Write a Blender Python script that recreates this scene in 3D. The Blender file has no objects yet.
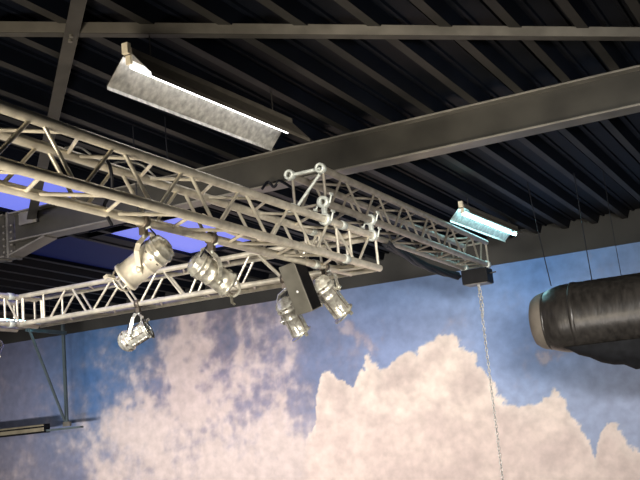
import bpy, bmesh, math, random
from mathutils import Vector, Matrix, noise, Quaternion
random.seed(7)
col = bpy.context.scene.collection
V3 = Vector
# ------------------------------------------------------------ camera frame
F, PIT, ROLL, Y1 = 984.66, .19354, -.09412, .4412
CAM = V3((0, 0, 1.6))
fwd = V3((0, math.cos(PIT), math.sin(PIT)))
_r = V3((1, 0, 0)); _u = _r.cross(fwd)
RT = _r * math.cos(ROLL) + _u * math.sin(ROLL)
UP = -_r * math.sin(ROLL) + _u * math.cos(ROLL)
d1 = V3((math.sin(Y1), math.cos(Y1), 0))          # along the trusses, towards the mural wall
d2 = V3((-math.cos(Y1), math.sin(Y1), 0))         # along the mural wall, to the left
Z = V3((0, 0, 1))
YR = .5
RU = V3((math.sin(YR), math.cos(YR), 0)); RV = V3((math.cos(YR), -math.sin(YR), 0))
SL = .037
def ray(x, y): return fwd + RT * ((x - 320) / F) - UP * ((y - 240) / F)
def at_n(x, y, n): d = ray(x, y); return CAM + d * ((n - CAM.dot(d1)) / d.dot(d1))
def at_z(x, y, z): d = ray(x, y); return CAM + d * ((z - 1.6) / d.z)
def at_d(x, y, D): return CAM + ray(x, y) * D
def pj(P):
    q = P - CAM; z = q.dot(fwd); return (320 + F * q.dot(RT) / z, 240 - F * q.dot(UP) / z, z)
def roof_z(P): return 3.81 - SL * (P.dot(d1) - 6.7)
def at_roof(x, y, off=0):
    d = ray(x, y); return CAM + d * ((3.81 + SL * 6.7 + off - 1.6) / (d.z + SL * d.dot(d1)))
def chord_at(px, O, d, lo=-1, hi=9):
    best = min((lo + (hi - lo) * i / 3000 for i in range(3001)), key=lambda t: abs(pj(O + d * t)[0] - px))
    return O + d * best

# ------------------------------------------------------------ materials
def mat(name, base, metal=0., rough=.5, noise_scale=0, noise_amt=.15, bump=0, emit=None, estr=0, spec=.5, stretch=None):
    m = bpy.data.materials.new(name); m.use_nodes = True
    nt = m.node_tree; b = nt.nodes['Principled BSDF']
    b.inputs['Base Color'].default_value = (*base, 1); b.inputs['Metallic'].default_value = metal
    b.inputs['Roughness'].default_value = rough; b.inputs['Specular IOR Level'].default_value = spec
    if noise_scale:
        tc = nt.nodes.new('ShaderNodeTexCoord'); mp = nt.nodes.new('ShaderNodeMapping')
        if stretch: mp.inputs['Scale'].default_value = stretch
        n = nt.nodes.new('ShaderNodeTexNoise'); n.inputs['Scale'].default_value = noise_scale; n.inputs['Detail'].default_value = 5
        nt.links.new(tc.outputs['Object'], mp.inputs[0]); nt.links.new(mp.outputs[0], n.inputs['Vector'])
        r = nt.nodes.new('ShaderNodeValToRGB')
        r.color_ramp.elements[0].position = .3; r.color_ramp.elements[1].position = .7
        r.color_ramp.elements[0].color = (*[c * (1 - noise_amt) for c in base], 1)
        r.color_ramp.elements[1].color = (*[min(1, c * (1 + noise_amt)) for c in base], 1)
        nt.links.new(n.outputs['Fac'], r.inputs[0]); nt.links.new(r.outputs[0], b.inputs['Base Color'])
        if bump:
            bp = nt.nodes.new('ShaderNodeBump'); bp.inputs['Strength'].default_value = bump; bp.inputs['Distance'].default_value = .01
            nt.links.new(n.outputs['Fac'], bp.inputs['Height']); nt.links.new(bp.outputs[0], b.inputs['Normal'])
    if emit:
        b.inputs['Emission Color'].default_value = (*emit, 1); b.inputs['Emission Strength'].default_value = estr
    return m
M = {}
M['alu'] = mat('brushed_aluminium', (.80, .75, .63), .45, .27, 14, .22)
M['alu3'] = mat('aluminium_wall_truss', (.60, .56, .46), .5, .28, 14, .22)  # darker aluminium copy, its colour offsets the strong underlight on the wall truss
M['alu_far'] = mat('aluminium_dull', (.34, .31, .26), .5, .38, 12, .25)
M['weld'] = mat('cast_aluminium', (.62, .66, .62), .3, .45, 30, .25)
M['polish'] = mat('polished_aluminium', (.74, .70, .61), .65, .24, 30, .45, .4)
M['polish_lit'] = mat('polished_aluminium_lit', (.86, .82, .71), .35, .33, 25, .15)  # paler copy of the polished metal, brighter lighting put into the colour
M['lampdark'] = mat('dark_lamp_metal', (.12, .10, .08), .5, .4, 20, .2)  # one dark metal tone for hook clamps, slots, lenses and alternate rails
M['beam'] = mat('painted_grey_steel', (.030, .028, .023), .1, .45, 3, .3, spec=.35)
M['beam_edge'] = mat('pale_steel_edge', (.15, .14, .12), .3, .4, 5, .3)  # paler grey than the beam web, for flanges, plates and bolts
M['brace'] = mat('dark_painted_steel', (.045, .042, .037), .1, .5, 6, .3, spec=.3)
M['deck'] = mat('dark_blue_steel_deck', (.002, .003, .006), .0, .5, 2, .4, spec=.12)
M['flange'] = mat('lit_deck_flange', (.016, .0152, .0138), .0, .5, 1.2, .6, spec=.25)  # lighter tone paints the lit stripes onto the rib undersides
M['strip'] = mat('dark_grey_wall_paint', (.024, .0235, .021), 0, .6, 1.5, .4, spec=.3)
M['floor'] = mat('grey_concrete', (.30, .28, .26), 0, .6, 3, .2, .1)
M['galv'] = mat('galvanised_sheet', (.52, .51, .47), .45, .42, 26, .35)
M['galv_out'] = mat('galvanised_sheet_unlit', (.15, .135, .11), .3, .5, 12, .2)  # darker copy for housing and outer faces, their shade put into the colour
M['holder'] = mat('cream_plastic', (.75, .68, .52), 0, .5, 20, .1)
M['tube'] = mat('white_glowing_tube', (1, 1, 1), 0, .4, emit=(1, .98, 1), estr=6)
M['tube_c'] = mat('cool_glowing_tube', (1, 1, 1), 0, .4, emit=(.40, .88, 1), estr=20)
M['sky'] = mat('blue_lit_skylight', (.05, .06, .3), 0, .4, emit=(.185, .22, .80), estr=1.0)
M['navy'] = mat('unlit_blue_skylight', (.003, .005, .022), 0, .5, 2, .3, emit=(.002, .004, .03), estr=1, spec=.1)
M['black'] = mat('black_powder_coat', (.005, .005, .006), 0, .5, 20, .3, spec=.15)
M['rubber'] = mat('black_rubber_cable', (.007, .008, .012), 0, .55, 20, .3, spec=.2)
M['matt'] = mat('matt_black_fabric', (.007, .0075, .009), 0, .8, 12, .5, .3, spec=.2)
M['boxgrey'] = mat('grey_painted_metal', (.125, .12, .10), .2, .45, 9, .2)
M['white'] = mat('white_plastic', (.8, .8, .78), 0, .4, 20, .05)
M['duct'] = mat('black_wrapped_duct', (.028, .025, .022), .15, .33, 9, .45, .35, stretch=(2.5, 2.5, .6))
M['cap'] = mat('taupe_duct_cap', (.15, .13, .105), .1, .6, 6, .2)
M['chain'] = mat('steel_chain', (.5, .49, .46), .7, .35, 60, .3)
M['teal'] = mat('pale_painted_steel', (.075, .10, .11), .2, .5, 8, .2)
M['rail'] = mat('bronze_aluminium_rail', (.33, .29, .20), .5, .4, 8, .2)
M['cable'] = mat('pale_grey_cable', (.6, .56, .48), 0, .5, 20, .1)

# ------------------------------------------------------------ builders
def tag(o, label=None, cat=None, group=None, kind=None):
    if label: o['label'] = label
    if cat: o['category'] = cat
    if group: o['group'] = group
    if kind: o['kind'] = kind
    return o
def empty(name, loc, label=None, cat=None, group=None):
    o = bpy.data.objects.new(name, None); col.objects.link(o); o.location = loc; o.empty_display_size = .1
    return tag(o, label, cat, group)
class MB:
    def __init__(s): s.v = []; s.f = []; s.m = []; s.sm = []
    def add(s, vs, fs, mi=0, smooth=False):
        k = len(s.v); s.v += [V3(v) for v in vs]
        for f in fs: s.f.append([i + k for i in f]); s.m.append(mi); s.sm.append(smooth)
        return s
    def box(s, c, ax, ay, az, mi=0):
        "centre and three half-axis vectors"
        vs = [c + ax * i + ay * j + az * k for i in (-1, 1) for j in (-1, 1) for k in (-1, 1)]
        fs = [(0, 1, 3, 2), (4, 6, 7, 5), (0, 4, 5, 1), (2, 3, 7, 6), (0, 2, 6, 4), (1, 5, 7, 3)]
        if ax.cross(ay).dot(az) < 0: fs = [f[::-1] for f in fs]
        return s.add(vs, fs, mi)
    def beam(s, a, b, w, h, up=Z, mi=0):
        d = (b - a).normalized(); x = d.cross(up).normalized(); y = x.cross(d)
        return s.box((a + b) / 2, (b - a) / 2, x * w / 2, y * h / 2, mi)
    def tube(s, pts, r, n=12, caps=True, mi=0, radii=None):
        pts = [V3(p) for p in pts]; rings = []
        t = (pts[1] - pts[0]).normalized(); x = t.orthogonal().normalized()
        for i, p in enumerate(pts):
            a = pts[max(0, i - 1)]; b = pts[min(len(pts) - 1, i + 1)]; t2 = (b - a).normalized()
            x = (x - t2 * x.dot(t2)).normalized(); y = t2.cross(x)
            rr = radii[i] if radii else r
            rings.append([p + (x * math.cos(2 * math.pi * k / n) + y * math.sin(2 * math.pi * k / n)) * rr for k in range(n)])
        vs = [v for g in rings for v in g]; fs = []
        for i in range(len(pts) - 1):
            for k in range(n):
                fs.append((i * n + k, i * n + (k + 1) % n, (i + 1) * n + (k + 1) % n, (i + 1) * n + k))
        s.add(vs, fs, mi, True)
        if caps:
            s.add(rings[0], [list(range(n))[::-1]], mi); s.add(rings[-1], [list(range(n))], mi)
        return s
    def lathe(s, o, ax, prof, n=24, mi=0, x=None, smooth=True):
        "prof: list of (distance along ax, radius)"
        ax = ax.normalized(); x = (x or ax.orthogonal()).normalized(); y = ax.cross(x)
        vs = []; fs = []
        for (h, r) in prof:
            for k in range(n):
                a = 2 * math.pi * k / n; vs.append(o + ax * h + (x * math.cos(a) + y * math.sin(a)) * max(r, 1e-4))
        for i in range(len(prof) - 1):
            for k in range(n): fs.append((i * n + k, i * n + (k + 1) % n, (i + 1) * n + (k + 1) % n, (i + 1) * n + k))
        return s.add(vs, fs, mi, smooth)
    def torus(s, c, ax, R, r, n=16, m=8, stretch=None, mi=0):
        ax = ax.normalized(); x = (stretch[0] if stretch else ax.orthogonal()).normalized(); y = ax.cross(x)
        vs = []; fs = []
        for i in range(n):
            a = 2 * math.pi * i / n; e = x * math.cos(a) + y * math.sin(a); cc = c + e * R
            if stretch: cc += x * (stretch[1] if math.cos(a) > 0 else -stretch[1])
            for j in range(m):
                b = 2 * math.pi * j / m; vs.append(cc + e * r * math.cos(b) + ax * r * math.sin(b))
        for i in range(n):
            for j in range(m): fs.append((i * m + j, ((i + 1) % n) * m + j, ((i + 1) % n) * m + (j + 1) % m, i * m + (j + 1) % m))
        return s.add(vs, fs, mi, True)
    def build(s, name, mats, parent=None, loc=None, bevel=0):
        if not isinstance(mats, (list, tuple)): mats = [mats]
        if parent is not None:
            o0 = V3(parent.location); pp = parent.parent
            while pp: o0 += V3(pp.location); pp = pp.parent
        else: o0 = V3((0, 0, 0))
        if loc is None:
            if s.v:
                xs = [v for v in s.v]
                loc = V3(((min(v.x for v in xs) + max(v.x for v in xs)) / 2, (min(v.y for v in xs) + max(v.y for v in xs)) / 2, min(v.z for v in xs)))
            else: loc = V3((0, 0, 0))
        me = bpy.data.meshes.new(name); me.from_pydata([v - loc for v in s.v], [], s.f)
        for m in mats: me.materials.append(m)
        me.polygons.foreach_set('material_index', s.m); me.polygons.foreach_set('use_smooth', s.sm)
        bm = bmesh.new(); bm.from_mesh(me); bmesh.ops.recalc_face_normals(bm, faces=bm.faces) if len(bm.faces) < 5000 else None
        bm.to_mesh(me); bm.free(); me.update()
        o = bpy.data.objects.new(name, me); col.objects.link(o); o.location = loc - o0
        if parent is not None: o.parent = parent
        if bevel:
            b = o.modifiers.new('bevel', 'BEVEL'); b.width = bevel; b.segments = 2
        return o

# ------------------------------------------------------------ setting: floor
WN = 11.3
mb = MB(); c0 = d1 * WN
mb.add([c0 + d2 * 14, c0 - d2 * 9, d1 * -5 - d2 * 9, d1 * -5 + d2 * 14], [(0, 1, 2, 3)])
tag(mb.build('floor', M['floor'], loc=V3((0, 4, 0))), kind='structure')

# ------------------------------------------------------------ setting: mural wall
def sstep(a, b, x):
    t = max(0, min(1, (x - a) / (b - a))); return t * t * (3 - 2 * t)
def lerp(a, b, t): return a + (b - a) * t
def srgb(c): return tuple((x / 255 / 12.92 if x / 255 <= .04045 else ((x / 255 + .055) / 1.055) ** 2.4) for x in c)
edge = [(300, 470), (308, 436), (316, 426), (316, 395), (321, 374), (330, 371), (345, 380), (353, 392), (358, 368), (366, 360), (378, 367), (386, 372), (392, 358), (404, 351), (418, 352), (426, 344), (438, 335),
        (450, 334), (460, 341), (468, 352), (480, 362), (490, 377), (500, 396), (512, 405), (526, 411), (539, 407), (545, 393), (552, 388), (561, 392), (568, 412), (580, 424), (590, 440), (595, 456), (600, 434), (607, 422), (616, 428), (628, 442), (642, 452), (680, 470), (760, 440), (900, 420)]
def edge_y(x):
    if x <= edge[0][0]: return 640
    for (a, ya), (b, yb) in zip(edge, edge[1:]):
        if x <= b: return lerp(ya, yb, (x - a) / (b - a))
    return 420
gx = [-40, 0, 40, 80, 100, 120, 160, 200, 240, 280, 300, 320, 340, 400, 640, 900]
gy = [250, 290, 320, 350, 380, 410, 440, 480]  # cloud grid columns and rows, in image pixels
dens = [  # cloud amount of the soft left bank
 [.25, .10, .05, .00, .00, .05, .35, .55, .55, .45, .20, .00, .05, .00, .0, .0],
 [.20, .10, .05, .00, .00, .05, .35, .55, .58, .40, .18, .00, .05, .00, .0, .0],
 [.15, .12, .05, .02, .05, .10, .50, .70, .60, .50, .25, .00, .08, .00, .0, .0],
 [.15, .12, .08, .10, .36, .25, .62, .86, .72, .60, .34, .05, .40, .00, .0, .0],
 [.15, .15, .12, .34, .42, .48, .88, .92, .74, .66, .46, .20, .10, .00, .0, .0],
 [.20, .18, .15, .42, .50, .78, .92, .90, .76, .80, .60, .40, .20, .00, .0, .0],
 [.30, .28, .25, .45, .60, .92, .92, .84, .80, .95, .90, .80, .60, .20, .0, .0],
 [.30, .30, .30, .50, .70, .95, .95, .90, .95, 1.0, 1.0, 1.0, .80, .20, .0, .0]]
skyg = [  # base sky colours over image x at top / middle / bottom
 (-40, (98, 96, 112), (108, 110, 130), (116, 114, 130)), (30, (86, 94, 124), (104, 110, 138), (116, 116, 134)), (90, (62, 98, 148), (60, 98, 152), (110, 116, 146)),
 (130, (56, 98, 150), (62, 102, 156), (110, 120, 150)), (190, (92, 96, 120), (96, 102, 136), (112, 112, 136)), (300, (84, 92, 118), (92, 104, 138), (112, 118, 146)), (380, (84, 106, 146), (104, 120, 158), (120, 130, 160)),
 (460, (92, 118, 160), (120, 138, 176), (128, 140, 170)), (540, (70, 112, 172), (92, 122, 172), (124, 138, 168)), (640, (104, 132, 176), (112, 130, 166), (128, 138, 164)), (900, (100, 130, 175), (110, 130, 166), (120, 136, 164))]
def bil(x, y):
    x = max(gx[0], min(gx[-1] - .01, x)); y = max(gy[0], min(gy[-1] - .01, y))
    i = max(k for k in range(len(gx) - 1) if gx[k] <= x); j = max(k for k in range(len(gy) - 1) if gy[k] <= y)
    tx = (x - gx[i]) / (gx[i + 1] - gx[i]); ty = (y - gy[j]) / (gy[j + 1] - gy[j])
    return lerp(lerp(dens[j][i], dens[j][i + 1], tx), lerp(dens[j + 1][i], dens[j + 1][i + 1], tx), ty)
def mix3(a, b, t): return tuple(lerp(p, q, t) for p, q in zip(a, b))
def fbm(x, y, s, o=5, seed=0):
    v = 0; a = .5; tot = 0
    for _ in range(o):
        v += a * noise.noise((x * s, y * s, seed)); tot += a; a *= .55; s *= 2.05
    return v / tot
# mural print laid out in camera image pixels; each wall vertex projects into them
def mural_colour(P):
    x, y, _ = pj(P)
    x = max(-60, min(900, x)); top = 347 - .1625 * x
    i = max([k for k in range(len(skyg) - 1) if skyg[k][0] <= x] or [0])
    t = (x - skyg[i][0]) / (skyg[i + 1][0] - skyg[i][0]); t = max(0, min(1, t))
    A, B, Cc = (mix3(skyg[i][k], skyg[i + 1][k], t) for k in (1, 2, 3))
    g = (y - top) / 60
    sky = mix3(A, B, sstep(0, 1, g)) if g < 1 else mix3(B, Cc, sstep(1, 2.6, g))
    n0 = fbm(x, y, 1 / 60, 4, 3); g_ = sum(sky) / 3; sky = tuple((c * .84 + g_ * .16) * (1.13 if x > 300 else 1.02 + .11 * max(0, (x - 200) / 100)) * (1 + .10 * n0) for c in sky)
    # soft bank
    n1 = fbm(x + 30 * fbm(x, y, 1 / 50, 3, 7), y * .75, 1 / 34, 6, 1); n2 = fbm(x, y * .8, 1 / 9, 4, 5)
    d = bil(x, y)
    soft = sstep(.06, .98, d + n1 * .62 + n2 * .42)
    soft *= .95 if x < 320 else .9
    # wisps at the middle
    w = math.exp(-((x - 362) / 22) ** 2 - ((y - 338 - (x - 362) * .5) / 11) ** 2) + .8 * math.exp(-((x - 548) / 12) ** 2 - ((y - 357) / 9) ** 2) + .7 * math.exp(-((x - 350) / 6) ** 2 - ((y - 325) / 8) ** 2)
    soft = max(soft, .62 * sstep(.2, .95, w * (1 + n1) + n1 * .9 + n2 * 1.1) * sstep(.05, .25, w))
    pink = mix3((150, 134, 142), (198, 181, 177), sstep(.2, 1, soft + n1 * .55 + n2 * .25))
    pink = mix3(pink, (212, 197, 188), sstep(380, 450, y) * .6)
    c = mix3(sky, pink, soft)
    # bright cumulus with a crisp edge
    e = edge_y(x)
    nn = fbm(x, y, 1 / 20, 5, 11) * 16 + fbm(x, y, 1 / 6, 4, 12) * 10
    h = y - e + nn
    hard = sstep(-1.5, 3.5, h) * sstep(300, 312, x)
    shade = sstep(-.3, .35, fbm(x, y, 1 / 38, 4, 21) + .25 * fbm(x, y, 1 / 12, 3, 22))
    cu = mix3((192, 176, 169), (219, 203, 192), shade)
    cu = mix3(cu, (214, 194, 186), sstep(395, 450, y) * .5)
    cu = mix3(cu, (230, 218, 206), (1 - sstep(0, 22, h)) * .45)
    c = mix3(c, cu, hard)
    return srgb(c)
def frange(a, b, s):
    n = max(1, round((b - a) / s)); return [a + (b - a) * i / n for i in range(n)]
ss = frange(-14, -11.3, .3) + frange(-11.3, -1.0, .018) + frange(-1.0, 9, .2) + [9]
zs = [0, .3] + frange(.5, 3.36, .018) + [3.36]
MT = 3.36
vs = []; cols = []
for z in zs:
    for s in ss:
        P = d1 * WN - d2 * s + Z * z; vs.append(P); cols.append(mural_colour(P) if pj(P)[2] > 1 else (.3, .35, .5))
W = len(ss); fs = [(j * W + i, j * W + i + 1, (j + 1) * W + i + 1, (j + 1) * W + i) for j in range(len(zs) - 1) for i in range(W - 1)]
me = bpy.data.meshes.new('wall_back'); o0 = d1 * WN; me.from_pydata([v - o0 for v in vs], [], fs)
ca = me.color_attributes.new('mural', 'FLOAT_COLOR', 'POINT')
for i, c in enumerate(cols): ca.data[i].color = (*c, 1)
mm = bpy.data.materials.new('printed_cloud_mural'); mm.use_nodes = True; nt = mm.node_tree; b = nt.nodes['Principled BSDF']
at = nt.nodes.new('ShaderNodeAttribute'); at.attribute_name = 'mural'
tc = nt.nodes.new('ShaderNodeTexCoord'); n = nt.nodes.new('ShaderNodeTexNoise'); n.inputs['Scale'].default_value = 9; n.inputs['Detail'].default_value = 8
mr = nt.nodes.new('ShaderNodeMapRange'); mr.inputs['To Min'].default_value = .86; mr.inputs['To Max'].default_value = 1.10; mr.inputs['From Min'].default_value = .3; mr.inputs['From Max'].default_value = .7
mx = nt.nodes.new('ShaderNodeVectorMath'); mx.operation = 'SCALE'
nt.links.new(tc.outputs['Object'], n.inputs['Vector']); nt.links.new(n.outputs['Fac'], mr.inputs['Value'])
nt.links.new(at.outputs['Color'], mx.inputs[0]); nt.links.new(mr.outputs[0], mx.inputs['Scale']); nt.links.new(mx.outputs[0], b.inputs['Base Color'])
b.inputs['Roughness'].default_value = .62; b.inputs['Specular IOR Level'].default_value = .25
me.materials.append(mm)
wb = bpy.data.objects.new('wall_back', me); wb.location = o0; col.objects.link(wb); tag(wb, kind='structure')
# dark strip of bare wall between the mural and the roof
mb = MB(); zt = roof_z(d1 * WN) + .13
mb.box(d1 * (WN - .012) + d2 * 2.5 + Z * ((MT + zt) / 2), d2 * 11.5, d1 * .022, Z * ((zt - MT) / 2))
tag(mb.build('trim_1', M['strip']), kind='structure')

# ------------------------------------------------------------ setting: trapezoidal steel deck
PITCH = .33; V0 = -1.53
holes = [(12, 16, 3.2, 7.33), (12, 16, 7.50, 8.98), (16, 19, 7.3, 9.0)]   # k range, u range
def deckpt(u, v, h): P = RU * u + RV * v; return V3((P.x, P.y, roof_z(P) + h))
mb = MB()
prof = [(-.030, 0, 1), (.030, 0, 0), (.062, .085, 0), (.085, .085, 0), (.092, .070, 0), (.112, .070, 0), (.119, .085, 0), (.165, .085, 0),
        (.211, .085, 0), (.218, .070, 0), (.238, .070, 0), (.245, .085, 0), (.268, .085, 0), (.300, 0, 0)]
for k in range(-28, 42):
    v = V0 - k * PITCH; uend = (WN - .02 + .0588 * v) / .998; rng = [(-4.2, uend)]
    for (ka, kb, ua, ub) in holes:
        # column k covers v .. v+PITCH
        if ka < k <= kb:
            new = []
            for (a, b_) in rng:
                if ub <= a or ua >= b_: new.append((a, b_)); continue
                if a < ua: new.append((a, ua))
                if ub < b_: new.append((ub, b_))
            rng = new
    for (a, b_) in rng:
        for (p, q) in zip(prof, prof[1:]):
            w1, w2 = v + p[0], v + q[0]
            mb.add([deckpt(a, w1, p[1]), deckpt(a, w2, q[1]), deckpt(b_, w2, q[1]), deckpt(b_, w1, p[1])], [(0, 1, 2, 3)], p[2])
    if k in (12, 16, 19):   # flange beside a skylight stays whole
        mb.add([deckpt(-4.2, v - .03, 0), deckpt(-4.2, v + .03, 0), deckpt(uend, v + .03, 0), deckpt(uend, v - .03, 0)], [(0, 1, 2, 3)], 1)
# roof skin over the ribs
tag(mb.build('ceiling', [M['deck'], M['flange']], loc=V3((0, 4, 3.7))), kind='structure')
for i, (ka, kb, ua, ub) in enumerate(holes):
    va, vb = V0 - kb * PITCH + .03, V0 - ka * PITCH - .03
    if i < 2: va = -6.60
    w = empty('window_%d' % (i + 1), deckpt((ua + ub) / 2, (va + vb) / 2, .1)); tag(w, kind='structure')
    p = MB(); p.add([deckpt(ua, va, .04), deckpt(ub, va, .04), deckpt(ub, vb, .04), deckpt(ua, vb, .04)], [(0, 1, 2, 3)])
    p.build('pane', M['sky'] if i < 2 else M['navy'], w)
    fr = MB()
    for (u1, v1, u2, v2) in ((ua, va, ub, va), (ub, va, ub, vb), (ub, vb, ua, vb), (ua, vb, ua, va)):
        fr.beam(deckpt(u1, v1, .07), deckpt(u2, v2, .07), .02, .13)
    if i < 2: fr.add([deckpt(ua, va - .20, .01), deckpt(ub, va - .20, .01), deckpt(ub, va, .01), deckpt(ua, va, .01)], [(0, 1, 2, 3)])
    fr.build('window_frame', M['deck'], w)

# ------------------------------------------------------------ main steel I-beam
BN = 6.7
def bp(px_, py_): return at_n(px_, py_, BN)
zb, zt = 3.55, 3.80
sb = lambda s, z, n=BN: V3(tuple(d1 * n + d2 * s)) + Z * z
beam = empty('steel_beam', sb(2, zb), 'long dark grey steel I-beam crossing under the roof deck', 'beam')
SA, SB_ = -5.5, 6.2
m_ = MB(); m_.box(sb((SA + SB_) / 2, (zb + zt) / 2), d2 * ((SB_ - SA) / 2), d1 * .005, Z * ((zt - zb) / 2)); m_.build('web', M['beam'], beam)
m_ = MB(); m_.box(sb((SA + SB_) / 2, zb - .007), d2 * ((SB_ - SA) / 2), d1 * .085, Z * .007); m_.build('bottom_flange', M['beam_edge'], beam, bevel=.002)
m_ = MB(); m_.box(sb((SA + SB_) / 2, zt + .004), d2 * ((SB_ - SA) / 2), d1 * .085, Z * .007); m_.build('top_flange', M['beam_edge'], beam, bevel=.002)
gp = at_n(30, 222, BN - .1)
m_ = MB(); m_.box(sb(at_n(32, 226, BN).dot(d2), 3.74, BN - .05), d2 * .10, d1 * .008, Z * .06); m_.build('gusset_plate', M['beam_edge'], beam)
# haunched rafter bolted to the end of the beam
s_h = at_n(46, 236, BN).dot(d2); s_e = at_n(14, 240, BN).dot(d2); s_e = SB_ + .02
h = empty('haunched_beam', sb(s_e + .4, 3.4), 'grey haunched beam end with bolted end plates left of the long I-beam', 'beam')
z_low = 3.42
m_ = MB()
m_.add([sb(s_h, zb - .014, BN - .004), sb(s_e, zb - .014, BN - .004), sb(s_e, z_low, BN - .004), sb(s_h, zb - .014, BN + .004), sb(s_e, zb - .014, BN + .004), sb(s_e, z_low, BN + .004)],
       [(0, 1, 2), (3, 5, 4), (0, 2, 5, 3), (1, 4, 5, 2)])
m_.box(sb(s_e + 1.6, (zt + z_low) / 2), d2 * 1.55, d1 * .005, Z * ((zt - z_low) / 2))
m_.build('web', M['beam'], h)
m_ = MB(); m_.beam(sb(s_h - .05, zb - .02), sb(s_e, z_low), .17, .014); m_.box(sb(s_e + 1.6, z_low), d2 * 1.55, d1 * .085, Z * .007); m_.box(sb(s_e + 1.6, zt + .004), d2 * 1.55, d1 * .085, Z * .007)
m_.build('flange', M['beam_edge'], h)
for q in (0, .12):
    m_ = MB(); m_.box(sb(s_e + q, (zt + z_low) / 2), d2 * .012, d1 * .085, Z * ((zt - z_low) / 2 + .02)); m_.build('end_plate', M['beam_edge'], h)
for k in range(5):
    m_ = MB(); m_.lathe(sb(s_e - .012, z_low + .04 + k * .06, BN - .05), d2 * -1, [(0, .012), (.018, .012), (.018, 0)], 6, smooth=False); m_.build('bolt', M['beam_edge'], h)
    m_ = MB(); m_.lathe(sb(s_e + .06, z_low + .04 + k * .06, BN - .05), d1 * -1, [(0, .012), (.018, .012), (.018, 0)], 6, smooth=False); m_.build('bolt', M['beam_edge'], h)

# roof wind bracing: two angle-iron diagonals
def angle_bar(name, a, b, w, label, extra=None):
    r = empty(name, a, label, 'brace', 'diagonal steel braces under the roof')
    d = (b - a).normalized(); x = d.cross(Z).normalized()
    m_ = MB(); m_.beam(a, b, w, .008); m_.build('flange', M['brace'], r)
    m_ = MB(); m_.beam(a + x * w / 2 + Z * .03, b + x * w / 2 + Z * .03, .007, .06); m_.build('upstand', M['beam_edge'], r)
    return r, d, x
a = at_roof(0, 34, -.05); b = at_roof(640, 38.5, -.05); e = (b - a).normalized()
r, d, x = angle_bar('roof_brace', a - e * 2.0, b + e * 1.3, .055, 'thin grey steel brace running nearly level along the very top edge')
a = at_roof(73, 26, -.07); b = at_n(31, 219, BN - .07); e = (b - a).normalized()
r, d, x = angle_bar('roof_brace', a - e * 1.2, b, .075, 'dark angle iron brace slanting down at far left to the steel beam')
q = a + e * .10
for t in (.10, .16):
    m_ = MB(); m_.lathe(a + e * t - Z * .002, -Z, [(0, .013), (.016, .013), (.016, 0)], 6, smooth=False); m_.build('bolt', M['beam_edge'], r)

# ------------------------------------------------------------ trusses
S = .24; CR = .0262; BR = .0100
def truss(label, O, d, sd, L, tops, bots, ma, t0=0, group=None, nose=False, verts=(), endframe=(True, True), coupler=(), fsh=0, cr=None):
    """O = near bottom chord start, d = run direction, sd = unit vector to the far side"""
    CR = cr or globals()['CR']
    r = empty('box_truss', O + d * L * .5, label, 'truss', 'silver box trusses')
    ch = {}
    for i, (a, b) in enumerate(((0, 0), (0, 1), (1, 0), (1, 1))):
        p = O + sd * S * a + Z * S * b
        ch[(a, b)] = p
        MB().tube([p + d * t0, p + d * L], CR, 16).build('chord', ma, r)
    def P(a, b, t): return ch[(a, b)] + d * t
    def br(p, q, rr=BR):
        e = (q - p).normalized(); MB().tube([p + e * CR * .8, q - e * CR * .8], rr, 10, False).build('brace', ma, r)
    off = .028
    ns = sorted([(t, 1) for t in tops] + [(t, 0) for t in bots])
    for (ta, ba), (tb, bb) in zip(ns, ns[1:]):
        if ba == bb: continue
        for a in (0, 1):
            if a and not (t0 + .03 < ta + fsh and tb + fsh < L - .03): continue
            br(P(a, ba, ta + off + a * fsh), P(a, bb, tb - off + a * fsh))
    tn = sorted(tops); bn = sorted(bots)
    fs_ = .0                                        # top and bottom faces: zigzag between near and far chords
    for b_, near, far in ((1, bn, tn), (0, tn, bn)):
        ns = sorted([(t, 0) for t in near] + [(t - .06, 1) for t in far])
        for (ta, aa), (tb, ab) in zip(ns, ns[1:]):
            if aa == ab: continue
            br(P(aa, b_, ta + .02), P(ab, b_, tb - .02))
    for t in verts:
        for a in (0, 1): br(P(a, 0, t), P(a, 1, t))
    for k, t in enumerate((t0, L)):
        if endframe[k]:
            for (p, q) in (((0, 0), (0, 1)), ((0, 1), (1, 1)), ((1, 1), (1, 0)), ((1, 0), (0, 0))):
                tt = t + (.02 if k == 0 else -.02); br(P(*p, tt), P(*q, tt), .011)
    for t in coupler:
        for a in (0, 1):
            for b in (0, 1):
                MB().tube([P(a, b, t - .035), P(a, b, t - .03), P(a, b, t + .03), P(a, b, t + .035)], 0, 16, radii=[CR, CR + .006, CR + .006, CR]).build('coupler', M['weld'], r)
    return r, P
K = V3((.426, 7.32, 2.776))
# truss 1: runs from the upper left of the view to the corner (measured back from the corner)
mir = lambda l, L: [L - t for t in l]
L1 = 5.9
FS1 = (chord_at(117, K + Z * S + d2 * S, -d1) - chord_at(118, K + Z * S, -d1)).dot(d1); print('FS1', FS1)
T1, P1 = truss('large near silver box truss running from upper left down to the corner', K - d1 * L1, d1, d2, L1,
               mir([5.44, 4.86, 4.27, 3.69, 3.135, 2.56, 1.985, 1.38, .80, .10], L1), mir([5.73, 5.15, 4.57, 3.99, 3.43, 2.86, 2.30, 1.70, 1.10, .42], L1), M['alu'],
               verts=mir([.72, .50], L1), coupler=mir([.61], L1), fsh=FS1)
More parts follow.
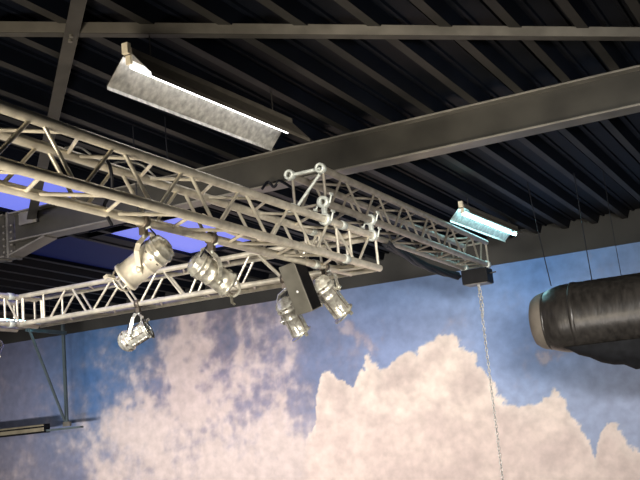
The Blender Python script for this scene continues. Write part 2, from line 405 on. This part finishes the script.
# truss 3: along the wall from the corner to the left
O3 = K - d1 * S + d2 * S
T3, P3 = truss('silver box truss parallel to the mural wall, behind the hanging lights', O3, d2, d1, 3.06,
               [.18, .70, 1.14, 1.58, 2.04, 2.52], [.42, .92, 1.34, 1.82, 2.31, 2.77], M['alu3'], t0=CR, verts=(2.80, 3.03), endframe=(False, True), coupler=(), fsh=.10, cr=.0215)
# truss 4: second corner at far left, comes back towards the camera
O4 = O3 + d2 * 3.10
T4, P4 = truss('silver box truss corner section at the left edge of the photo', O4 - d1 * .6 + d2 * 0, d1, d2, .6 + S,
               [.12, .42], [.27, .66], M['alu'], verts=(.6, .45), coupler=(.52,))
# truss 2: lies on top of truss 1 and runs on to the wall
O2 = K + Z * (S + .12) - d1 * .865
for t_ in (L1 - .005, L1 - S):
    for b_ in (0, 1): MB().tube([P1(0, b_, t_) + d2 * CR * .9, P1(1, b_, t_) - d2 * CR * .9], .0225, 14).build('cross_chord', M['alu'], T1)
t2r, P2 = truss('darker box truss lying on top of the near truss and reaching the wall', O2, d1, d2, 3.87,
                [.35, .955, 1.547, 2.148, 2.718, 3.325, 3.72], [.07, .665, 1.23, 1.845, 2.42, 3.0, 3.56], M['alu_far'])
for a in (0, 1):
    for b in (0, 1):
        p = P2(a, b, 0)
        m_ = MB(); m_.lathe(p - d1 * .035, d1, [(.0, .018), (0, .036), (.012, .038), (.035, .038), (.05, .030), (.06, CR)], 20); m_.torus(p - d1 * .035, d1, .027, .010, 20, 8); m_.build('socket_end', M['weld'], t2r)
e = (P2(1, 0, 0) - P2(0, 1, 0)).normalized()
MB().tube([P2(0, 1, .02) + e * .03, P2(1, 0, .02) - e * .03], .011, 10).build('brace', M['weld'], t2r)
MB().tube([P2(0, 1, -.01), P2(1, 1, -.01)], .0125, 10).build('brace', M['weld'], t2r)

# stacking clamps between truss 2 and truss 1
for i, (px, lb) in enumerate(((325, 'silver cast clamp joining the two trusses at the open truss end'), (372, 'silver cast clamp joining the two trusses at the lower corner'))):
    p1 = chord_at(px, K + Z * S, -d1); p2 = p1 + Z * .12
    c = empty('truss_clamp', p1, lb, 'clamp', 'clamps joining the stacked trusses')
    for p in (p1, p2):
        m_ = MB(); m_.lathe(p - d1 * .025, d1, [(0, CR + .001), (0, .040), (.008, .043), (.042, .043), (.05, .040), (.05, CR + .001)], 18); m_.build('collar', M['weld'], c)
    m_ = MB(); m_.beam(p1 + Z * .035, p2 - Z * .035, .03, .035, up=d1); m_.build('body', M['weld'], c, bevel=.004)
    for p, sgn in ((p1, 1), (p2, -1), (p2, 1)):
        m_ = MB(); q = p - d2 * .045 * sgn; m_.tube([q + Z * -.015, q + Z * .045 * sgn + d2 * -.02 * sgn], .007, 8)
        w = q + Z * .045 * sgn - d2 * .02 * sgn
        m_.box(w, d1 * .024, d2 * .005, Z * .008); m_.build('wing_bolt', M['weld'], c)

# ------------------------------------------------------------ PAR lamps
def par(label, hook, cpx, dpx, depth, length, rad, kz, metal, slim=.86, frame_open=1.3):
    c = at_d(cpx[0], cpx[1], depth)
    ax = (RT * dpx[0] - UP * dpx[1]); ax = (ax.normalized() + fwd * kz).normalized()      # back -> front
    piv = ax.cross(Z).normalized()
    r = empty('stage_light', hook, label, 'light', 'stage lights hanging from the trusses')
    # hook clamp on chord
    m_ = MB(); m_.lathe(hook - d_ch * .018, d_ch, [(0, CR + .001), (0, CR + .012), (.036, CR + .012), (.036, CR + .001)], 18)
    b0 = hook - Z * (CR + .005); m_.box(b0 - Z * .02, d_ch * .016, d_ch.cross(Z) * .018, Z * .022); m_.build('hook_clamp', M['lampdark'], r)
    m_ = MB(); m_.tube([b0 + d_ch.cross(Z) * .02 - Z * .01, b0 + d_ch.cross(Z) * .05 - Z * .005], .006, 8); m_.tube([b0 - Z * .03, b0 - Z * .03 - Z * .03], .008, 8); m_.build('wing_bolt', M['weld'], r)
    ytop = b0 - Z * .055
    # yoke: flat strap bent into a U
    pc = c - ax * length * .02
    upv = (ytop - pc).normalized(); side = (piv - upv * piv.dot(upv)).normalized(); wv = upv.cross(side)
    W_ = rad + .016; m_ = MB()
    pts = [pc + side * W_ - upv * .03, pc + side * W_ + (ytop - pc) * .78, pc + side * W_ * .7 + (ytop - pc) * .97, ytop,
           pc - side * W_ * .7 + (ytop - pc) * .97, pc - side * W_ + (ytop - pc) * .78, pc - side * W_ - upv * .03]
    th = .0035; hw = .014; vs = []; fs = []
    for i, p in enumerate(pts):
        a_ = pts[max(0, i - 1)]; b_ = pts[min(len(pts) - 1, i + 1)]; tn_ = (b_ - a_).normalized(); nn = tn_.cross(wv).normalized()
        vs += [p + nn * th + wv * hw, p - nn * th + wv * hw, p - nn * th - wv * hw, p + nn * th - wv * hw]
    for i in range(len(pts) - 1):
        for k in range(4): fs.append((i * 4 + k, i * 4 + (k + 1) % 4, i * 4 + 4 + (k + 1) % 4, i * 4 + 4 + k))
    fs += [(3, 2, 1, 0), tuple(len(vs) - 4 + k for k in range(4))]
    m_.add(vs, fs); m_.build('yoke', metal, r)
    for sg in (1, -1):
        m_ = MB(); m_.lathe(pc + side * sg * (rad - .002), side * sg, [(0, .011), (.022, .011), (.024, .019), (.034, .017), (.036, 0)], 12); m_.build('pivot_knob', metal, r)
    # can
    h2 = length / 2; bk = -h2
    m_ = MB(); m_.lathe(c, ax, [(bk + .085, rad * 1.04), (bk + .10, rad * 1.04), (bk + .105, rad * slim * 1.023), (bk + .15, rad * slim * 1.000), (bk + .152, rad * slim * 1.047), (bk + .160, rad * slim * 1.047), (bk + .162, rad * slim * 1.000), (h2 - .03, rad * slim * 1.000), (h2 - .028, rad * slim * 1.093), (h2 - .01, rad * slim * 1.105), (h2 - .008, rad * slim * 0.930), (h2 - .05, rad * slim * 0.884), (bk + .10, rad * slim * .82)], 28)
    m_.build('can_body', metal, r)
    m_ = MB(); m_.lathe(c, ax, [(bk, 0), (bk + .001, rad * .42), (bk + .007, rad * .44), (bk + .008, rad * .62), (bk + .018, rad * slim * 0.930), (bk + .032, rad * .93), (bk + .034, rad * .99), (bk + .050, rad * 1.05), (bk + .052, rad * 1.11), (bk + .058, rad * 1.11), (bk + .060, rad * 1.06), (bk + .085, rad * 1.08), (bk + .087, rad * 1.13), (bk + .094, rad * 1.13), (bk + .096, rad * 1.04)], 28)
    cap = m_.build('rear_cap', M['polish'], r)
    for k in range(10):                             # cooling slots round the cap
        a_ = 2 * math.pi * k / 10; e_ = (side * math.cos(a_) + ax.cross(side) * math.sin(a_))
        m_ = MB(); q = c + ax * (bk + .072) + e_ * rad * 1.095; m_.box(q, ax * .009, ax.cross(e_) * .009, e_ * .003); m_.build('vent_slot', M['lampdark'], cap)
    for k in range(8):                              # lengthwise rails
        a_ = 2 * math.pi * (k + .5) / 8; e_ = (side * math.cos(a_) + ax.cross(side) * math.sin(a_))
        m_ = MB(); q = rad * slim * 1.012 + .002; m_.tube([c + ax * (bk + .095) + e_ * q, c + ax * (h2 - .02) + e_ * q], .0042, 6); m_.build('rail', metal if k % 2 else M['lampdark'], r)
    # colour frame holder: a square plate with hole and spring clips
    fo = rad * frame_open; sx = side; sy = ax.cross(side); fc = c + ax * h2
    m_ = MB(); n_ = 24; ring = []
    for k in range(n_):
        a_ = 2 * math.pi * k / n_; x_, y_ = math.cos(a_), math.sin(a_); mxx = max(abs(x_), abs(y_))
        ring.append((sx * x_ / mxx + sy * y_ / mxx) * fo * .80 if False else (sx * x_ + sy * y_) * fo * .9)
    vs = [fc + v for v in ring] + [fc + (sx * math.cos(2 * math.pi * k / n_) + sy * math.sin(2 * math.pi * k / n_)) * rad * slim * .9 for k in range(n_)]
    vs += [v + ax * .006 for v in vs]; N2 = 2 * n_
    fs = []
    for k in range(n_):
        k2 = (k + 1) % n_
        fs += [(k, k2, n_ + k2, n_ + k), (N2 + k, N2 + n_ + k, N2 + n_ + k2, N2 + k2), (k, N2 + k, N2 + k2, k2), (n_ + k, n_ + k2, N2 + n_ + k2, N2 + n_ + k)]
    m_.add(vs, fs); m_.build('colour_frame', metal, r)
    for k in range(3):
        a_ = math.pi / 2 * k + math.pi / 4 * 0 + .4; e_ = sx * math.cos(a_ * 4 / 3 * 1.5) + sy * math.sin(a_ * 4 / 3 * 1.5)
        m_ = MB(); q = fc + e_ * fo * .86; m_.box(q + e_ * .018, e_ * .028, ax.cross(e_) * .013, ax * .004); m_.box(q + e_ * .043 + ax * .010, e_ * .003, ax.cross(e_) * .013, ax * .012); m_.build('spring_clip', metal, r)
    m_ = MB(); m_.lathe(c + ax * (h2 - .07), ax, [(0, 0), (.001, rad * slim * .9), (.006, rad * slim * .9)], 24); m_.build('lens', M['lampdark'], r)
    # safety / power cable to the truss
    m_ = MB(); q0 = c + ax * (bk + .02); mid = (q0 + hook) / 2 + (q0 - hook).cross(ax).normalized() * .03 - Z * .01
    m_.tube([q0, q0.lerp(mid, .6) - Z * .01, mid, mid.lerp(hook, .6), hook - Z * .03], .0045, 8); m_.build('power_cable', M['rubber'], r)
    return r
d_ch = d1
CH_D = lambda px: chord_at(px, K + d2 * S, -d1); CH_3 = lambda px: chord_at(px, O3, d2)
par('pale stage light can pointing lower left, biggest and leftmost under the near truss', CH_D(143), (146, 261), (-44, 35), 5.22, .31, .076, .10, M['polish_lit'], slim=1.0, frame_open=1.12)
par('silver stage light with rounded rear cap pointing lower right, below the blue skylight', CH_D(211), (211, 273), (44, 32), 5.85, .29, .074, .35, M['polish'], slim=.99, frame_open=1.15)
par('silver stage light pointing lower right, just right of the grey box', CH_D(324), (330, 296), (30, 40), 6.95, .33, .078, .30, M['polish'])
d_ch = d2
par('silver stage light half hidden behind the lower left of the grey box', CH_3(284), (292, 316), (20, 40), 7.35, .31, .078, .25, M['polish'])
par('small silver stage light pointing upper right, hung low under the wall truss', CH_3(138), (134, 337), (34, -21), 8.0, .27, .080, -.1, M['polish'])
par('white stage light cut off by the left edge of the photo', chord_at(-6, O4, d2), (-12, 352), (-10, 30), 8.5, .26, .080, .1, M['polish_lit'])

# ------------------------------------------------------------ grey box speaker between the lamps
D_ = 6.75; px_m = D_ / F
hv = (RT * .36 - UP * .93).normalized(); pv = (RT * .93 + UP * .36).normalized(); qv = fwd
TR = at_d(293.5, 262, D_); BH = 52.5 * px_m
th = math.radians(38); aw = 17 * px_m / math.cos(th); bw = 10 * px_m / math.sin(th)
av = (-pv * math.cos(th) + qv * math.sin(th)); bv = (pv * math.sin(th) + qv * math.cos(th))
box = empty('speaker_box', TR + hv * BH / 2, 'slim grey tilted box hanging between the two right-hand stage lights', 'speaker')
cB = TR + hv * BH / 2 + av * aw / 2 + bv * bw / 2
MB().box(cB, av * aw / 2, bv * bw / 2, hv * BH / 2).build('cabinet', M['boxgrey'], box, bevel=.004)
m_ = MB(); fr = TR + hv * BH / 2 + av * aw / 2 + av * 0
m_.box(TR + hv * BH / 2 + bv * bw / 2 - av * .004, bv * (bw / 2 - .008), hv * (BH / 2 - .008), av * .004); m_.build('grille', M['black'], box)
lg = TR + av * aw * .42 + hv * BH * .56 - bv * .002
m_ = MB(); m_.lathe(lg, -bv, [(0, .009), (.003, .009), (.004, 0)], 12); m_.build('badge', M['white'], box)
m_ = MB(); top = TR + av * aw / 2 + bv * bw / 2; hk = chord_at(300, K + d2 * S, -d1)
m_.tube([top, hk], .009, 8); m_.box(top, av * .03, bv * .03, hv * .008); m_.build('mounting_bracket', M['black'], box)

# ------------------------------------------------------------ fluorescent fittings
def fitting(label, R0, R1, tube_m, w=.15, drop=.165, group=None, nw=1.):
    d = (R1 - R0).normalized(); v = d.cross(Z).normalized()      # v points to the camera side
    L = (R1 - R0).length
    r = empty('fluorescent_fitting', (R0 + R1) / 2, label, 'light', 'fluorescent fittings under the roof')
    m_ = MB(); m_.box((R0 + R1) / 2 + Z * -.012, d * L / 2, v * .030, Z * .020); m_.build('housing', M['galv_out'], r, bevel=.003)
    for sg, nm in ((1, 'near'), (-1, 'far')):
        A_ = R0 + v * sg * .03 - Z * .03; k_ = nw if sg > 0 else 1; B_ = R0 + v * sg * w * k_ - Z * drop * k_; C_ = B_ - Z * .02 - v * sg * .0
        n_ = v * sg * .0015 + Z * .0015
        for inner in (0, 1):
            pass
        m_ = MB(); vs = []
        for base in (V3((0, 0, 0)), d * L):
            vs += [A_ + base, B_ + base, C_ + base, A_ + base + n_ * 1.5, B_ + base + n_ * 1.5, C_ + base + n_ * 1.5]
        m_.add(vs, [(0, 1, 7, 6), (1, 2, 8, 7)], 0); m_.add(vs, [(3, 9, 10, 4), (4, 10, 11, 5), (0, 3, 4, 1), (1, 4, 5, 2), (6, 7, 10, 9), (7, 8, 11, 10), (2, 5, 11, 8)], 1)
        m_.build('reflector', [M['galv'], M['galv_out']], r)
    tc_ = -Z * .085
    MB().tube([R0 + d * .03 + tc_, R1 - d * .03 + tc_], .013, 14).build('tube', tube_m, r)
    for p, sg in ((R0, 1), (R1, -1)):
        m_ = MB(); m_.box(p + d * .012 * sg - Z * .045, d * .010, v * .017, Z * .035); m_.build('lamp_holder', M['holder'], r, bevel=.003)
    for t in (.12, .88):
        p = R0 + d * L * t; m_ = MB(); m_.tube([p, V3((p.x, p.y, roof_z(p) + .02))], .004, 6); m_.build('hanger', M['brace'], r)
    m_ = MB(); m_.box(R0 - d * .006 + Z * .005, d * .014, v * .02, Z * .03); m_.build('end_cap', M['holder'], r)
    return r
R0 = at_z(127, 50, 3.70); R1 = R0 + RU * 1.66
fitting('long white lit fluorescent fitting with galvanised reflector at upper left', R0, R1, M['tube'])
R0b = at_z(461, 205, 3.63); R1b = R0b + RU * 1.62
fitting('cyan-white lit fluorescent fitting above the far end of the truss', R0b, R1b, M['tube_c'], nw=.55, w=.13, drop=.125)
R0c = at_z(-12, 312, 3.46); fitting('small distant lit fluorescent fitting seen through the left truss corner', R0c, R0c + RU * 1.2, M['tube_c'], w=.08, drop=.07)

# ------------------------------------------------------------ hoist box, chain, cable
eP = P2(0, 0, 3.87); hb = eP + d2 * .12 - d1 * .06 - Z * .11
ho = empty('chain_hoist', hb, 'small black chain hoist box under the far end of the truss', 'hoist')
MB().box(hb, d1 * .11, d2 * .135, Z * .075).build('housing', M['black'], ho, bevel=.006)
MB().box(hb - Z * .077, d1 * .10, d2 * .12, Z * .004).build('base_plate', M['beam_edge'], ho)
for sg in (-1, 1):
    m_ = MB(); m_.lathe(hb + d2 * .12 * sg + Z * .11 - d1 * .05, d1, [(0, CR + .001), (0, .038), (.05, .038), (.05, CR + .001)], 16); m_.box(hb + d2 * .12 * sg + Z * .08 - d1 * .025, d1 * .02, d2 * .02, Z * .014); m_.build('clamp', M['weld'], ho)
m_ = MB(); m_.tube([hb - d2 * .13 + Z * .02, hb - d2 * .20 + Z * .025], .008, 8); m_.build('side_bolt', M['brace'], ho)
cp = hb - Z * .085; z = cp.z; i = 0; m_ = MB()
while z > .75:
    a_ = d1 if i % 2 else d2
    f_ = max(0, (z - 2.0) / 1.0)
    c_ = V3((cp.x, cp.y, z)) + RT * (.004 * math.sin(i * 1.7) * f_); m_.torus(c_, (a_ + d2 * .35).normalized(), .0115, .0042, 12, 6, stretch=(Z, .0095)); z -= .035; i += 1
m_.box(V3((cp.x, cp.y, z + .01)), d1 * .012, d2 * .012, Z * .03)
if True:
    z2 = cp.z; j = 0
    while z2 > cp.z - .34:      # second fall of chain near the hoist
        a_ = d2 if j % 2 else d1
        m_.torus(V3((cp.x, cp.y, z2)) - d2 * (.018 * math.sin(math.pi * (cp.z - z2) / .34)), (a_ + d2 * .35).normalized(), .0115, .0042, 12, 6, stretch=(Z, .0095)); z2 -= .035; j += 1
tag(m_.build('hoist_chain', M['chain']), 'thin steel link chain hanging down in front of the cloud mural', 'chain')
# cable bundle below truss 2
pts = [at_n(x, y, n) for x, y, n in ((386, 243, 7.6), (400, 251, 8.2), (415, 261, 8.9), (430, 268, 9.4), (445, 273, 9.7), (458, 276, 9.95))]
m_ = MB()
for k in range(4):
    m_.tube([p + d2 * (.02 * math.cos(k * 1.6 + i)) + Z * (.022 * math.sin(k * 1.6 + i)) for i, p in enumerate(pts)], .022, 10)
tag(m_.build('cable_bundle', M['rubber']), 'thick black cable bundle sagging under the upper truss to the hoist box', 'cable')
# cable inside the corner
def cable(pts, r, label, mt, name='cable'):
    P = [V3(p) for p in pts]; out = []
    for i in range(len(P) - 1):
        p0 = P[max(0, i - 1)]; p1 = P[i]; p2 = P[i + 1]; p3 = P[min(len(P) - 1, i + 2)]
        for k in range(6):
            t = k / 6; out.append(.5 * ((2 * p1) + (p2 - p0) * t + (2 * p0 - 5 * p1 + 4 * p2 - p3) * t * t + (3 * p1 - p0 - 3 * p2 + p3) * t ** 3))
    out.append(P[-1]); m_ = MB(); m_.tube(out, r, 8); return tag(m_.build(name, mt), label, 'cable')
def in1(t, a, z): return K - d1 * t + d2 * S * a + Z * z     # inside truss 1
cable([in1(t, .5 + .18 * math.sin(t * 5), .262 if False else .035 + .012 * math.sin(t * 9)) + Z * 0 for t in (.3, .7, 1.1, 1.5, 1.9, 2.3)], .021, 'pale cable lying inside the near truss close to the corner', M['cable'])
cable([in1(t, .35 + .2 * math.sin(t * 4 + 1), .03 + .01 * math.cos(t * 7)) for t in (.2, .6, 1.0, 1.3, 1.6)], .018, 'grey cable lying on the bottom struts near the clamp', M['cable'])
cable([in1(t, 1.0 + .1 * math.sin(9 * t), z) for t, z in ((3.25, .26), (3.10, .30), (2.96, .27), (2.90, .25), (2.80, .29), (2.66, .30), (2.52, .262))], .005, 'thin white cable looped on top of the near truss', M['white'])
cable([in1(t, a, z) for t, a, z in ((2.95, .9, .27), (2.98, .7, .2), (2.95, .8, .1), (2.97, .95, .02), (2.90, 1.0, -.06))], .009, 'black cable dropping through the near truss beside the biggest stage light', M['rubber'])
cable([O3 + d2 * t + d1 * S * .5 + Z * (.03 + .01 * math.sin(t * 8)) for t in (.1, .5, .9, 1.3, 1.7)], .009, 'pale cable running inside the wall truss', M['cable'])
cable([at_n(x, y, n) for x, y, n in ((262, 189, 6.55), (268, 182, 6.6), (274, 187, 6.62), (279, 181, 6.62), (286, 184, 6.6), (292, 188, 6.55))], .011, 'black cable loops tied at the steel beam beside the open truss end', M['rubber'])

# thin hanging wires
def wire(a, b, label, r=.003):
    m_ = MB(); m_.tube([a, a.lerp(b, .5) + d2 * .004, b], r, 6); return tag(m_.build('hanging_wire', M['rubber']), label, 'wire', 'thin hanging wires')
for px, py0, py1, lb in ((133, 126, 214, 'dark wire dropping from the roof behind the near truss, left of the looped white cable'), (165, 117, 166, 'thin wire from the roof to the looped white cable on the near truss')):
    q = at_roof(px, py0, .05); zz = q.z
    while pj(V3((q.x, q.y, zz)))[1] < py1: zz -= .01
    wire(V3((q.x, q.y, zz)), q, lb, .0045)

# ------------------------------------------------------------ duct
DN = 9.05; DZ = 2.42; DR = .315
sL = at_n(546, 320, DN).dot(d2); sR = -5.2
ctr = d1 * DN + Z * DZ
du = empty('air_duct', ctr + d2 * (sL - 1), 'large black wrapped round air duct entering from the right', 'duct')
ax = -d2
m_ = MB(); L = sL - sR; prof_ = []
h_ = 0
random.seed(3)
while h_ < L:
    prof_.append((h_, DR * (1 + random.uniform(-.006, .006)) * (1 - .20 * max(0, 1 - h_ / .26) ** 2))); h_ += .045 if h_ < 3 else .4
m_.lathe(ctr + d2 * sL, ax, prof_, 56); m_.build('wrapped_body', M['duct'], du)
m_ = MB(); m_.lathe(ctr + d2 * sL, ax, [(-.125, 0), (-.123, DR * .35), (-.118, DR * .52), (-.102, DR * .66), (-.065, DR * .76), (-.03, DR * .81), (0.0, DR * .83), (.02, DR * .845)], 56)
m_.build('end_cap', M['cap'], du)
m_ = MB(); m_.lathe(ctr + d2 * sL, ax, [(.0, DR * .80), (.0, DR * .82), (.02, DR * .855), (.03, DR * .84)], 56)
m_.lathe(ctr + d2 * sL, ax, [(.27, DR), (.275, DR * 1.018), (.31, DR * 1.018), (.315, DR)], 56); m_.build('seam_band', M['duct'], du)
# boot under the duct
m_ = MB(); vs = []; fs = []; NA, NB_ = 18, 9
for i in range(NA + 1):
    t = i / NA; s_ = sL - .16 - t * 1.7; dep = .26 * math.sin(math.pi * min(1, t * 1.05)) ** .8
    for j in range(NB_ + 1):
        a_ = math.pi * j / NB_; vs.append(ctr + d2 * s_ + d1 * (.02 + math.cos(a_) * .22) - Z * (DR * .86 + math.sin(a_) * dep * (1 + .08 * math.sin(i * 2.3))))
for i in range(NA):
    for j in range(NB_): q = i * (NB_ + 1) + j; fs.append((q, q + 1, q + NB_ + 2, q + NB_ + 1))
m_.add(vs, fs, 0, True); m_.build('branch_boot', M['matt'], du)
for px, lb in ((551, 'leftmost thin black wire holding the air duct'), (592, 'middle thin black wire holding the air duct'), (621, 'rightmost thin wire holding the air duct, faint against the mural')):
    q = chord_at(px, ctr + Z * DR, d2, -6, 6)
    q2 = V3((q.x, q.y, roof_z(q) + .02)) + d2 * (.09 if px < 560 else .02)
    wire(q, q2, lb, .0045 if px < 600 else .003)

# ------------------------------------------------------------ hanging bracket and rail at the lower left
WB = 10.95
A_ = at_n(66, 331, WB); B_ = at_n(67, 424, WB); A_ = at_n(66, 333, WB); C_ = at_z(29, 329, A_.z)
br_ = empty('hanging_bracket', B_, 'pale steel triangular bracket hanging at lower left in front of the mural', 'bracket')
m_ = MB(); m_.beam(B_ - Z * .02, V3((B_.x, B_.y, 3.67)), .045, .03, up=d1); m_.build('post', M['teal'], br_)
m_ = MB(); m_.beam(A_ - d1 * 0, C_ + d2 * .05, .03, .05); m_.build('arm', M['teal'], br_)
m_ = MB(); m_.beam(C_, B_ + Z * .03 + d2 * .03, .035, .02, up=d1); m_.build('strut', M['teal'], br_)
m_ = MB(); m_.box(B_ + Z * .0, d2 * .06, d1 * .02, Z * .03); m_.build('foot_plate', M['beam_edge'], br_)
zr = B_.z - .03
a0 = at_n(82, 425, WB); a1 = at_n(45, 426, WB)
rl = empty('equipment_rail', V3((a1.x, a1.y, zr)), 'bronze coloured long rail under the triangular bracket, leaving at the left edge', 'rail')
sr0 = at_n(46, 425, WB).dot(d2)
pr = lambda s, z, n=WB: d1 * n + d2 * s + Z * z
m_ = MB(); m_.box(pr(sr0 + 1.5, zr + .01), d2 * 1.5, d1 * .05, Z * .055); m_.build('casing', M['rail'], rl, bevel=.01)
m_ = MB(); m_.box(pr(sr0 + 1.5, zr + .028, WB - .053), d2 * 1.5, d1 * .004, Z * .010); m_.box(pr(sr0 + 1.5, zr - .045), d2 * 1.52, d1 * .062, Z * .010); m_.build('lip', M['black'], rl)
m_ = MB(); m_.box(pr((sr0 + a0.dot(d2)) / 2, zr - .03), d2 * ((sr0 - a0.dot(d2)) / 2), d1 * .03, Z * .014); m_.build('extension_bar', M['teal'], rl)
m_ = MB(); m_.box(pr(sr0 - .012, zr + .01), d2 * .012, d1 * .052, Z * .057); m_.build('end_cap', M['black'], rl)

# ------------------------------------------------------------ lights
def area(name, loc, target, sx, sy, power, colr, spread=180):
    l = bpy.data.lights.new(name, 'AREA'); l.shape = 'RECTANGLE'; l.size = sx; l.size_y = sy; l.energy = power; l.color = colr; l.spread = math.radians(spread)
    o = bpy.data.objects.new(name, l); col.objects.link(o); o.location = loc
    o.rotation_euler = (V3(target) - V3(loc)).to_track_quat('-Z', 'Y').to_euler(); return o
area('truss_fill_left', (-2.3, 2.3, .3), K + Z * .1 - d1 * 2.6, 1.8, 1.2, 78, (1, .88, .70), 80)  # unseen fill added low at left, stands in for warm floor bounce
area('truss_fill_front', (1.6, 1.0, 2.3), K + Z * .2, 1.2, .4, 20, (1, .92, .80), 40)  # unseen warm fill added on the camera side to brighten the trusses
area('hall_light_upper', tuple(d1 * 2.2 + d2 * 4.5 + Z * 2.8), d1 * 11.3 + d2 * 6.0 + Z * 2.0, 1.8, .3, 58, (1, .95, .90), 60)
area('hall_light_upper_right', tuple(d1 * 2.2 + d2 * -.5 + Z * 2.6), d1 * 11.3 + d2 * 2.2 + Z * 1.7, 1.6, .35, 44, (1, .97, .93), 56)
area('mural_fill_left', tuple(d1 * 5.0 + d2 * 8.6 + Z * .25), d1 * 11.3 + d2 * 8.6 + Z * 1.9, 4.6, .3, 66, (1, .94, .92), 66)  # unseen floor-level fill, added to wash the left of the mural
area('mural_fill_right', tuple(d1 * 5.0 + d2 * 3.6 + Z * .25), d1 * 11.3 + d2 * 3.6 + Z * 1.8, 5.4, .3, 31, (1, .93, .87), 64)  # matching added fill for the right of the mural, also unseen
w = bpy.data.worlds.new('hall'); bpy.context.scene.world = w; w.use_nodes = True
w.node_tree.nodes['Background'].inputs[0].default_value = (.55, .56, .62, 1); w.node_tree.nodes['Background'].inputs[1].default_value = .07

# ------------------------------------------------------------ camera
cd = bpy.data.cameras.new('camera'); cam = bpy.data.objects.new('camera', cd); col.objects.link(cam)
cd.sensor_width = 36; cd.lens = F / 640 * 36; cd.clip_start = .05; cd.clip_end = 200
cam.matrix_world = Matrix(((RT.x, UP.x, -fwd.x, CAM.x), (RT.y, UP.y, -fwd.y, CAM.y), (RT.z, UP.z, -fwd.z, CAM.z), (0, 0, 0, 1)))
sc = bpy.context.scene; sc.camera = cam
sc.view_settings.view_transform = 'Standard'; sc.view_settings.look = 'None'; sc.view_settings.exposure = 0
